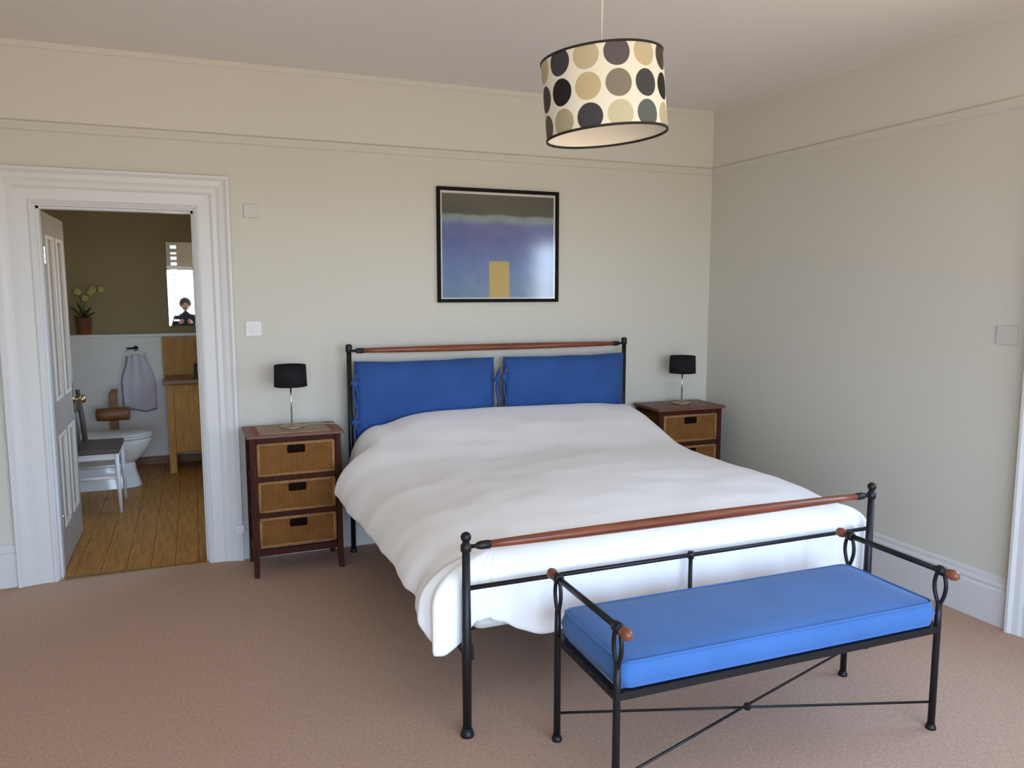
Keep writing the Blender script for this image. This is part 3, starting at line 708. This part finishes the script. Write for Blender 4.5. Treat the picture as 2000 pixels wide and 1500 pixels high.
lamp((-0.355, -0.215, 0.7855), 'small black drum lamp on the corner nightstand', 0.210, 0.326, [(0.04, 0.04, 0.004), (0.06, 0.09, 0.004), (0.05, 0.12, 0.004), (0.02, 0.135, 0.004)])

# ------------------------------------------------------------------ framed picture
P0, P1, PZ0, PZ1 = -2.017, -1.199, 1.478, 2.180
pc = thing('framed_print', 'black-framed blue, dark green and yellow print above the bed', 'picture', ((P0+P1)/2, -0.002, PZ0))
pw_, ph_ = P1-P0, PZ1-PZ0
def frame_path(o, q):
    a = pw_/2-o
    return [Vector((-a, -q, o)), Vector((a, -q, o)), Vector((a, -q, ph_-o)), Vector((-a, -q, ph_-o)), Vector((-a, -q, o))]
lines = [frame_path(o, q) for o, q in ((0, 0), (0, 0.022), (0.005, 0.026), (0.017, 0.024), (0.021, 0.018), (0.021, 0.0))]
b = MB(); b.ring_loft([[ln[i] for ln in lines] for i in range(5)], caps=False); b.build('frame', M['frame'], pc)
bx(-pw_/2+0.015, pw_/2-0.015, -0.006, -0.002, 0.015, ph_-0.015).build('mount', M['mount'], pc)
b = MB(); iw, i0, i1 = pw_/2-0.033, 0.030, ph_-0.036
f = b.bm.faces.new([b.bm.verts.new(p) for p in ((-iw, -0.0075, i0), (iw, -0.0075, i0), (iw, -0.0075, i1), (-iw, -0.0075, i1))])
b.bm.faces.new([b.bm.verts.new(p) for p in ((-iw, -0.0062, i0), (-iw, -0.0062, i1), (iw, -0.0062, i1), (iw, -0.0062, i0))])
o = b.build('print', M['print'], pc)
uvl = o.data.uv_layers.new(name='UVMap')
for lp_ in o.data.loops:
    co = o.data.vertices[lp_.vertex_index].co; uvl.data[lp_.index].uv = ((co.x+iw)/(2*iw), (co.z-i0)/(i1-i0))
bx(-pw_/2+0.019, pw_/2-0.019, -0.0145, -0.0125, 0.019, ph_-0.019).build('glass', M['picglass'], pc)

# ------------------------------------------------------------------ wall plates
def plate(name, label, loc, rz, w, h, m, rocker):
    t = thing(name, label, 'switch' if 'switch' in name else 'wall plate', loc, rz)
    bx(-w/2, w/2, -0.009, 0.0, -h/2, h/2).build('plate', m, t, bevel=0.003)
    if rocker: bx(-0.014, 0.014, -0.013, -0.008, -0.018, 0.018).build('rocker', M['wplate'], t, bevel=0.002)
    else:
        for sx in (-1, 1): MB().lathe([(0.004, -0.0105), (0.004, -0.008)], (sx*w*0.36, 0, 0), 10, 'y').build('screw', m, t)
plate('light_switch', 'white light switch on the back wall right of the doorway', (-3.104, 0, 1.336), 0, 0.088, 0.086, M['wplate'], True)
plate('blank_plate', 'small grey plate high on the back wall right of the doorway', (-3.093, 0, 1.992), 0, 0.080, 0.075, M['plate'], False)
plate('blank_plate', 'grey square plate on the right wall near the photo edge', (0, -2.234, 1.350), -PI/2, 0.096, 0.086, M['plate'], False)
t = thing('phone_socket', 'tiny white socket low on the architrave beside the left nightstand', 'socket', (-3.224, -0.0445, 0.19))
bx(-0.024, 0.024, -0.012, 0, -0.024, 0.024).build('plate', M['wplate'], t, bevel=0.003)
bx(-0.008, 0.008, -0.016, -0.011, -0.008, 0.010).build('plug', M['wplate'], t, bevel=0.002)

# ------------------------------------------------------------------ pendant lamp
PC = Vector((-2.174, -2.372, 2.0))
pd = thing('pendant_lamp', 'drum pendant shade printed with black, grey and beige dots, hanging from the ceiling', 'pendant lamp', (PC.x, PC.y, 0))
SR, SH = 0.194, 0.238
SZB = 2.044
tocam = math.atan2(cam.location.y-PC.y, cam.location.x-PC.x)
tilt = Matrix.Rotation(math.radians(5.0), 4, Vector((math.cos(tocam), math.sin(tocam), 0))) @ Matrix.Rotation(math.radians(1.0), 4, Vector((-math.sin(tocam), math.cos(tocam), 0)))
piv = Vector((0, 0, SZB+SH))
def TL(p): return tilt @ (Vector(p)-piv) + piv
ch, bk, br, sl, gy = (0.045, 0.043, 0.055, 1), (0.006, 0.006, 0.006, 1), (0.06, 0.045, 0.04, 1), (0.10, 0.115, 0.115, 1), (0.215, 0.195, 0.16, 1)
tn, bg_, lb = (0.52, 0.43, 0.265, 1), (0.50, 0.43, 0.30, 1), (0.56, 0.52, 0.37, 1)
dg = (0.10, 0.088, 0.105, 1)
COLS = {-2: (tn, br, (0.11, 0.085, 0.07, 1)), -1: (ch, bk, (0.42, 0.36, 0.24, 1)), 0: (bg_, tn, ch), 1: (dg, gy, lb), 2: ((0.53, 0.44, 0.30, 1), (0.05, 0.05, 0.055, 1), sl), 3: (br, bk, bg_)}
NC = 13; da = 2*PI/NC; pool = [ch, bk, tn, bg_, gy, lb, dg, sl, br]
bm_ = bmesh.new(); uvd = []; cold = []
rc = SH/2
cell = 0.0885
for c in range(NC):
    k = c if c <= 3 else c-NC
    colr = COLS.get(k) or tuple(random.choice(pool) for _ in range(3))
    ac = tocam + math.radians(-15) * 1 + c*da
    for r in range(3):
        zc_ = SH/2+(1-r)*cell
        zlo, zhi = max(0, zc_-cell/2) if r < 2 else 0, min(SH, zc_+cell/2) if r > 0 else SH
        nu = 8
        for i in range(nu):
            a0, a1 = ac-da/2+da*i/nu, ac-da/2+da*(i+1)/nu
            q = [(a0, zlo), (a1, zlo), (a1, zhi), (a0, zhi)]
            f = bm_.faces.new([bm_.verts.new(TL((SR*math.cos(a), SR*math.sin(a), SZB+z))) for a, z in q])
            uvd.append([(((a-ac)*SR)/0.0885/1.04, (z-zc_)/0.0885/1.04) for a, z in q]); cold.append(colr[r])
me = bpy.data.meshes.new('shade'); bm_.to_mesh(me); bm_.free()
me.uv_layers.new(name='UVMap'); me.color_attributes.new('dot_print', 'FLOAT_COLOR', 'CORNER')
uvl = me.uv_layers['UVMap']; ca = me.color_attributes['dot_print']
for p, u, c in zip(me.polygons, uvd, cold):
    for li, uv in zip(p.loop_indices, u): uvl.data[li].uv = uv; ca.data[li].color = c
me.materials.append(M['dots'])
bmt = bmesh.new(); bmt.from_mesh(me); bmesh.ops.remove_doubles(bmt, verts=bmt.verts, dist=1e-5); bmesh.ops.recalc_face_normals(bmt, faces=bmt.faces); bmt.to_mesh(me); bmt.free()
for p in me.polygons: p.use_smooth = True
o = bpy.data.objects.new('shade', me); COL.objects.link(o); o.parent = pd
seg = 64
b = MB(); b.ring_loft([[TL((r*math.cos(2*PI*k/seg), r*math.sin(2*PI*k/seg), z)) for k in range(seg)] for r, z in ((SR-0.0015, SZB), (SR-0.0015, SZB+SH))], caps=False); b.build('shade_lining', M['shadein'], pd, smooth=True)
for zz, nm in ((SZB, 'bottom_trim'), (SZB+SH, 'top_trim')):
    b = MB(); rings = []
    for k in range(seg+1):
        a = 2*PI*k/seg; rings.append([TL((( SR+dx)*math.cos(a), (SR+dx)*math.sin(a), zz+dz)) for dx, dz in ((-0.003, -0.0035), (0.002, -0.0035), (0.002, 0.0035), (-0.003, 0.0035))])
    b.ring_loft(rings, caps=False); b.build(nm, M['rim'], pd)
b = MB()
for k in range(3):
    a = 2*PI*k/3+0.4; b.tube([TL((0.02*math.cos(a), 0.02*math.sin(a), SZB+SH-0.03)), TL(((SR-0.002)*math.cos(a), (SR-0.002)*math.sin(a), SZB+SH-0.004))], 0.002, 6)
b.build('shade_spider', M['gloss'], pd)
MB().lathe([(0.001, SZB+SH+0.012), (0.018, SZB+SH+0.008), (0.02, SZB+SH-0.045), (0.015, SZB+SH-0.055)], (0,0,0), 18).build('bulb_holder', M['wplate'], pd, smooth=True)
MB().lathe([(0.012, SZB+SH-0.05), (0.014, SZB+SH-0.065), (0.028, SZB+SH-0.095), (0.030, SZB+SH-0.115), (0.022, SZB+SH-0.135), (0.001, SZB+SH-0.144)], (0,0,0), 18).build('bulb', M['bulb'], pd, smooth=True)
MB().tube([(0,0,SZB+SH), (0,0,ZC-0.02)], 0.0035, 8).build('flex', M['cord'], pd, smooth=True)
MB().lathe([(0.05, ZC), (0.05, ZC-0.008), (0.035, ZC-0.024), (0.008, ZC-0.034)], (0,0,0), 24).build('ceiling_rose', M['wplate'], pd, smooth=True)

# ------------------------------------------------------------------ bathroom things
# toilet, facing right
t = thing('toilet', 'white porcelain toilet in the bathroom, its bowl facing right', 'toilet', (-4.10, 2.17, 0))
def egg(x0, x1, hw_, z, n=28, sq=1.0):
    pts = []
    cx_ = x0+(x1-x0)*0.45
    for k in range(n):
        a = 2*PI*k/n; c, s_ = math.cos(a), math.sin(a)
        rx = (x1-cx_) if c > 0 else (cx_-x0)
        pts.append(Vector((cx_+rx*math.copysign(abs(c)**sq, c), hw_*math.copysign(abs(s_)**sq, s_), z)))
    return pts
MB().ring_loft([egg(-0.30, 0.24, 0.125, 0, sq=0.6), egg(-0.30, 0.235, 0.118, 0.02, sq=0.6), egg(-0.28, 0.205, 0.105, 0.12, sq=0.7), egg(-0.28, 0.195, 0.105, 0.19, sq=0.8)]).build('pedestal', M['porcelain'], t, smooth=True, bevel=0.004)
MB().ring_loft([egg(-0.28, 0.19, 0.10, 0.18), egg(-0.29, 0.24, 0.13, 0.23), egg(-0.30, 0.30, 0.165, 0.30), egg(-0.30, 0.328, 0.180, 0.365), egg(-0.30, 0.33, 0.182, 0.385)]).build('bowl', M['porcelain'], t, smooth=True)
MB().ring_loft([egg(-0.26, 0.335, 0.186, 0.386), egg(-0.26, 0.338, 0.188, 0.398), egg(-0.26, 0.335, 0.186, 0.408)]).build('seat', M['seatlid'], t, smooth=True)
MB().ring_loft([egg(-0.27, 0.335, 0.186, 0.409), egg(-0.27, 0.335, 0.186, 0.420), egg(-0.25, 0.31, 0.165, 0.430)]).build('lid', M['seatlid'], t, smooth=True)
bx(-0.50, -0.31, -0.19, 0.19, 0.40, 0.76).build('cistern', M['porcelain'], t, bevel=0.02, seg=3)
bx(-0.51, -0.30, -0.20, 0.20, 0.76, 0.785).build('cistern_lid', M['porcelain'], t, bevel=0.008)
bx(-0.50, -0.26, -0.12, 0.12, 0.0, 0.40).build('rear_block', M['porcelain'], t, bevel=0.02)
# small chair
t = thing('small_chair', 'small chair with white legs and dark seat beside the toilet', 'chair', (-4.13, 1.52, 0))
cx0, cx1, cy0, cy1 = -0.17, 0.17, -0.20, 0.20
bx(cx0-0.015, cx1+0.02, cy0-0.02, cy1+0.02, 0.425, 0.462).build('seat', M['seatdark'], t, bevel=0.008)
for x, sl_ in ((cx0, -1), (cx1, 1)):
    for y in (cy0, cy1):
        MB().tube([(x+sl_*0.012, y, 0.0), (x, y, 0.425)], [0.011, 0.0165], 8).build('leg', M['whitepaint'], t, smooth=True)
b = MB()
for y in (cy0, cy1): b.box(cx0, cx1, y-0.010, y+0.010, 0.385, 0.425)
for x in (cx0, cx1): b.box(x-0.010, x+0.010, cy0, cy1, 0.385, 0.425)
b.build('apron', M['whitepaint'], t)
for y in (cy0, cy1): MB().tube([(cx0, y, 0.255), (cx1, y, 0.255)], 0.011, 8).build('stretcher', M['whitepaint'], t, smooth=True)
for x in (cx0, cx1): MB().tube([(x, cy0, 0.225), (x, cy1, 0.225)], 0.010, 8).build('stretcher', M['whitepaint'], t, smooth=True)
for y in (cy0+0.02, cy1-0.02): MB().tube([(cx0+0.11, y, 0.455), (cx0+0.10, y, 0.62), (cx0+0.08, y, 0.84)], [0.018, 0.018, 0.014], 8).build('back_post', M['seatdark'], t, smooth=True)
bx(cx0+0.075, cx0+0.093, cy0+0.02, cy1-0.02, 0.70, 0.80).build('back_slat', M['seatdark'], t, bevel=0.004)
# cross-shaped wooden stand behind the toilet
t = thing('wooden_stand', 'brown wooden cross-shaped stand behind the toilet', 'stand', (-4.075, 2.58, 0))
bx(-0.10, 0.10, -0.09, 0.09, 0, 0.022).build('base', M['crosswood'], t, bevel=0.004)
r_ = [[Vector((-0.034+k, -0.018, z)), Vector((0.034+k*0.2, -0.018, z)), Vector((0.034+k*0.2, 0.018, z)), Vector((-0.034+k, 0.018, z))] for z, k in ((0.022, 0), (0.60, 0), (0.70, 0.006), (0.735, 0.03))]
MB().ring_loft(r_).build('post', M['crosswood'], t, bevel=0.003)
MB().lathe([(0.030, -0.13), (0.052, -0.122), (0.055, -0.06), (0.055, 0.115), (0.050, 0.124), (0.001, 0.125)], (0.0, -0.03, 0.527), 18, 'x').build('cross_arm', M['crosswood'], t, smooth=True)
# towel and hook
t = thing('towel', 'pale lilac towel with slate border hanging below the bathroom ledge', 'towel', (-3.90, BY1-0.006, 0))
b = MB(); NZ, NX = 20, 14; rows_ = []
for j in range(NZ+1):
    v = j/NZ; z = 1.00-0.50*v; hw_ = 0.075+0.055*ss(0, 0.5, v)
    rows_.append([Vector((0.01*v+hw_*(-1+2*i/NX), -0.035-0.012*math.cos(i*1.3)*(1-0.4*v), z+0.012*math.sin(i*0.5)*v-0.02*abs(-1+2*i/NX)*(1-v))) for i in range(NX+1)])
V_ = [[b.bm.verts.new(p) for p in r] for r in rows_]
for j in range(NZ):
    for i in range(NX): b.bm.faces.new((V_[j][i], V_[j+1][i], V_[j+1][i+1], V_[j][i+1]))
o = b.build('cloth', M['towel'], t, smooth=True); m_ = o.modifiers.new('t', 'SOLIDIFY'); m_.thickness = 0.014; m_.offset = -1
MB().tube([Vector((p.x, p.y-0.002, p.z)) for p in rows_[-1]], 0.007, 8).build('border', M['towelband'], t, smooth=True)
MB().tube([Vector((r[0].x, r[0].y-0.002, r[0].z)) for r in rows_], 0.006, 8).build('border', M['towelband'], t, smooth=True)
t = thing('towel_ring', 'small dark towel holder just below the bathroom ledge', 'towel ring', (-3.925, BY1, 1.045))
MB().lathe([(0.001, -0.012), (0.02, -0.012), (0.024, 0.0)], (0.02, 0, 0.0), 14, 'y').build('rose', M['iron'], t, smooth=True)
MB().tube([(-0.05, -0.03, 0.004), (0.0, -0.034, 0.004), (0.02, -0.03, 0.0), (0.02, -0.008, 0)], 0.008, 8).build('arm', M['iron'], t, smooth=True)
b = MB(); b.tube([(0.02+0.085*math.sin(a), -0.028, -0.03-0.06*(1-math.cos(a))*0.5+0.022) for a in [2*PI*k/24 for k in range(25)]], 0.004, 6); b.build('ring', M['chrome'], t, smooth=True)
# vanity
t = thing('vanity_cabinet', 'honey oak washstand cabinet at the right of the bathroom', 'cabinet', (-3.66, 2.47, 0))
vw, vd = 0.80, 0.46
for x in (0.0, vw-0.055):
    for y in (0.0, vd-0.055): bx(x, x+0.055, y, y+0.055, 0, 0.765).build('leg', M['oak'], t, bevel=0.003)
bx(0.01, vw-0.01, 0.012, vd-0.01, 0.17, 0.76).build('body', M['oak'], t)
for k in range(2):
    xa = 0.06+k*0.345; dd = bx(xa, xa+0.335, -0.002, 0.014, 0.185, 0.70).build('cabinet_door', M['oak'], t, bevel=0.003)
    bx(xa+0.05, xa+0.285, -0.006, 0.0, 0.235, 0.65).build('door_panel', M['oak'], dd, bevel=0.005)
    MB().lathe([(0.001, -0.028), (0.013, -0.024), (0.013, -0.014), (0.006, -0.010), (0.006, -0.002)], (xa+(0.30 if k == 0 else 0.03), 0, 0.48), 12, 'y').build('knob', M['brass'], dd, smooth=True)
bx(-0.03, vw+0.02, vd-0.003, vd+0.006, 0.80, BH-0.028).build('back_panel', M['oak'], t)  # flat oak-toned panel on the wall above the worktop
bx(-0.025, vw+0.02, -0.025, vd+0.005, 0.765, 0.800).build('worktop', M['oaktop'], t, bevel=0.004)
t = thing('basin_tap', 'small dark tap on the washstand at the edge of the doorway', 'tap', (-3.425, 2.62, 0.8005))
MB().lathe([(0.024, 0), (0.024, 0.008), (0.014, 0.014), (0.013, 0.12), (0.001, 0.124)], (0,0,0), 16).build('body', M['mirrorframe'], t, smooth=True)
MB().tube([(0, 0, 0.10), (0.03, -0.03, 0.125), (0.06, -0.06, 0.12), (0.065, -0.066, 0.10)], 0.009, 10).build('spout', M['mirrorframe'], t, smooth=True)
# mirror
mt = thing('bathroom_mirror', 'tall wall mirror with a strip of lit squares above the washstand', 'mirror', (-3.63, BY2-0.004, 1.228))
mt.rotation_euler = (math.radians(-1.1), 0, math.radians(0.0))
mw, mh = 0.56, 0.765
bx(0, mw, -0.016, 0.0, 0, mh).build('backing', M['mirrorframe'], mt)
bx(0.004, mw-0.004, -0.020, -0.0162, 0.004, mh-0.004).build('mirror_glass', M['mirror'], mt)
for k in range(14):
    z = 0.045+k*0.0505
    bx(0.040, 0.092, -0.0225, -0.0202, z, z+(0.030 if k % 3 else 0.018)).build('light_square', M['mirrorlight'], mt)
# orchid
t = thing('potted_orchid', 'orchid with pale yellow flowers in a brown pot on the bathroom ledge', 'potted plant', (-4.315, 3.045, BH+0.001))
MB().lathe([(0.001, 0), (0.048, 0), (0.052, 0.01), (0.062, 0.125), (0.065, 0.13), (0.065, 0.145), (0.056, 0.145), (0.052, 0.125), (0.001, 0.122)], (0.01, 0, 0), 24).build('pot', M['terracotta'], t, smooth=True)
for (dx, dz, ln, dy) in ((-0.11, 0.12, 1, -0.01), (0.10, 0.07, 1, -0.02), (-0.05, 0.16, 1, 0.02), (0.06, 0.11, 1, 0.03), (-0.08, 0.04, 1, -0.03), (0.02, 0.09, 1, -0.045)):
    p0 = Vector((0.01, 0, 0.12)); p1 = p0+Vector((dx*0.4, dy*0.5, dz*0.8)); p2 = p0+Vector((dx, dy, dz))
    pts = [p0.lerp(p1, q/6).lerp(p1.lerp(p2, q/6), q/6) for q in range(7)]
    MB().tube(pts, [0.010, 0.018, 0.024, 0.026, 0.023, 0.015, 0.003], 8, 0.28).build('leaf', M['leaf'], t, smooth=True)
for sgx, top, bend in ((-1, 0.36, 0.03), (1, 0.38, 0.14)):
    p0, p1, p2 = Vector((0.01, 0, 0.12)), Vector((0.01+sgx*0.015, 0, top+0.04)), Vector((0.01+sgx*bend if sgx > 0 else -0.03, -0.02, top))
    pts = [p0.lerp(p1, q/10).lerp(p1.lerp(p2, q/10), q/10) for q in range(11)]
    MB().tube(pts, 0.0035, 6).build('stem', M['stem'], t, smooth=True)
    for q in range(4 if sgx > 0 else 2):
        c = pts[10-q*2]+Vector((0.008*(-1)**q, -0.012, 0.006)); b = MB()
        for k in range(5):
            a = 2*PI*k/5+0.3*q; b.ball((c.x+0.016*math.cos(a), c.y, c.z+0.016*math.sin(a)), 0.0135, 1, 0.35, 1, 8, 5)
        b.ball((c.x, c.y-0.006, c.z), 0.006, 1, 1, 1, 8, 5)
        b.build('flower', M['petal'], t, smooth=True)

# ------------------------------------------------------------------ person seen only in the bathroom mirror
pr = thing('person', 'person in dark clothes with dark hair seen in the bathroom mirror', 'person', (-3.56, -5.10, 0))
def skin(name, verts, edges, radii, m, parent, root=0, sub=2):
    me = bpy.data.meshes.new(name); me.from_pydata(verts, edges, [])
    o = bpy.data.objects.new(name, me); COL.objects.link(o); o.parent = parent
    sk = o.modifiers.new('skin', 'SKIN'); sk.use_smooth_shade = True
    for v, r in zip(me.skin_vertices[0].data, radii): v.radius = r if isinstance(r, tuple) else (r, r)
    me.skin_vertices[0].data[root].use_root = True
    s_ = o.modifiers.new('sub', 'SUBSURF'); s_.levels = sub; s_.render_levels = sub
    me.materials.append(m); return o
HV = [(0,0,0.92), (0,0,1.05), (0,0,1.22), (0,0,1.36), (0,0.01,1.44), (0,0.02,1.50)]
HE = [(0,1),(1,2),(2,3),(3,4),(4,5)]; HR = [(0.15,0.105),(0.135,0.095),(0.185,0.12),(0.17,0.10),(0.06,0.06),(0.05,0.05)]
for sx in (-1, 1):
    n0 = len(HV)
    HV += [(sx*0.17,0,1.37), (sx*0.23,0.03,1.14), (sx*0.14,0.24,1.20), (sx*0.10,0.30,1.26)]; HE += [(3,n0),(n0,n0+1),(n0+1,n0+2),(n0+2,n0+3)]; HR += [0.062,0.05,0.04,0.032]
    n0 = len(HV)
    HV += [(sx*0.095,0,0.84), (sx*0.10,0.01,0.47), (sx*0.10,-0.01,0.09), (sx*0.11,0.12,0.04)]; HE += [(0,n0),(n0,n0+1),(n0+1,n0+2),(n0+2,n0+3)]; HR += [0.088,0.062,0.045,0.042]
body = skin('body', HV, HE, HR, M['cloth'], pr)
b = MB(); b.ball((0, 0.03, 1.60), 0.10, 0.78, 0.95, 1.12, 20, 14); b.ball((0, 0.128, 1.585), 0.016, 0.8, 1.0, 1.3, 8, 6)
for sx in (-1, 1): b.ball((sx*0.08, 0.02, 1.595), 0.02, 0.4, 0.7, 1.2, 8, 6)
hd = b.build('head', M['skin'], pr, smooth=True)
for sx in (-1, 1): MB().ball((sx*0.032, 0.117, 1.61), 0.010, 1.2, 0.6, 0.7, 8, 6).build('eye', M['camera'], hd, smooth=True)
MB().ball((0, 0.118, 1.545), 0.016, 1.5, 0.5, 0.45, 8, 6).build('mouth', M['terracotta'], hd, smooth=True)
MB().ball((0, 0.002, 1.635), 0.118, 0.95, 0.98, 0.98, 20, 12).build('hair', M['hair'], pr, smooth=True)
for sx in (-1, 1):
    hv_ = [(sx*0.10,0.30,1.26), (sx*0.085,0.35,1.29)]; he = [(0,1)]; hr = [0.026, 0.030]
    for k in range(4):
        n0 = len(hv_); dz = 0.028-0.018*k
        hv_ += [(sx*0.075,0.385,1.29+dz), (sx*0.05,0.40,1.288+dz), (sx*(0.028+0.004*k),0.392,1.284+dz)]; he += [(1,n0),(n0,n0+1),(n0+1,n0+2)]; hr += [0.0095,0.009,0.008]
    n0 = len(hv_); hv_ += [(sx*0.07,0.345,1.325), (sx*0.05,0.36,1.34)]; he += [(1,n0),(n0,n0+1)]; hr += [0.011,0.009]
    skin('hand', hv_, he, hr, M['skin'], pr)
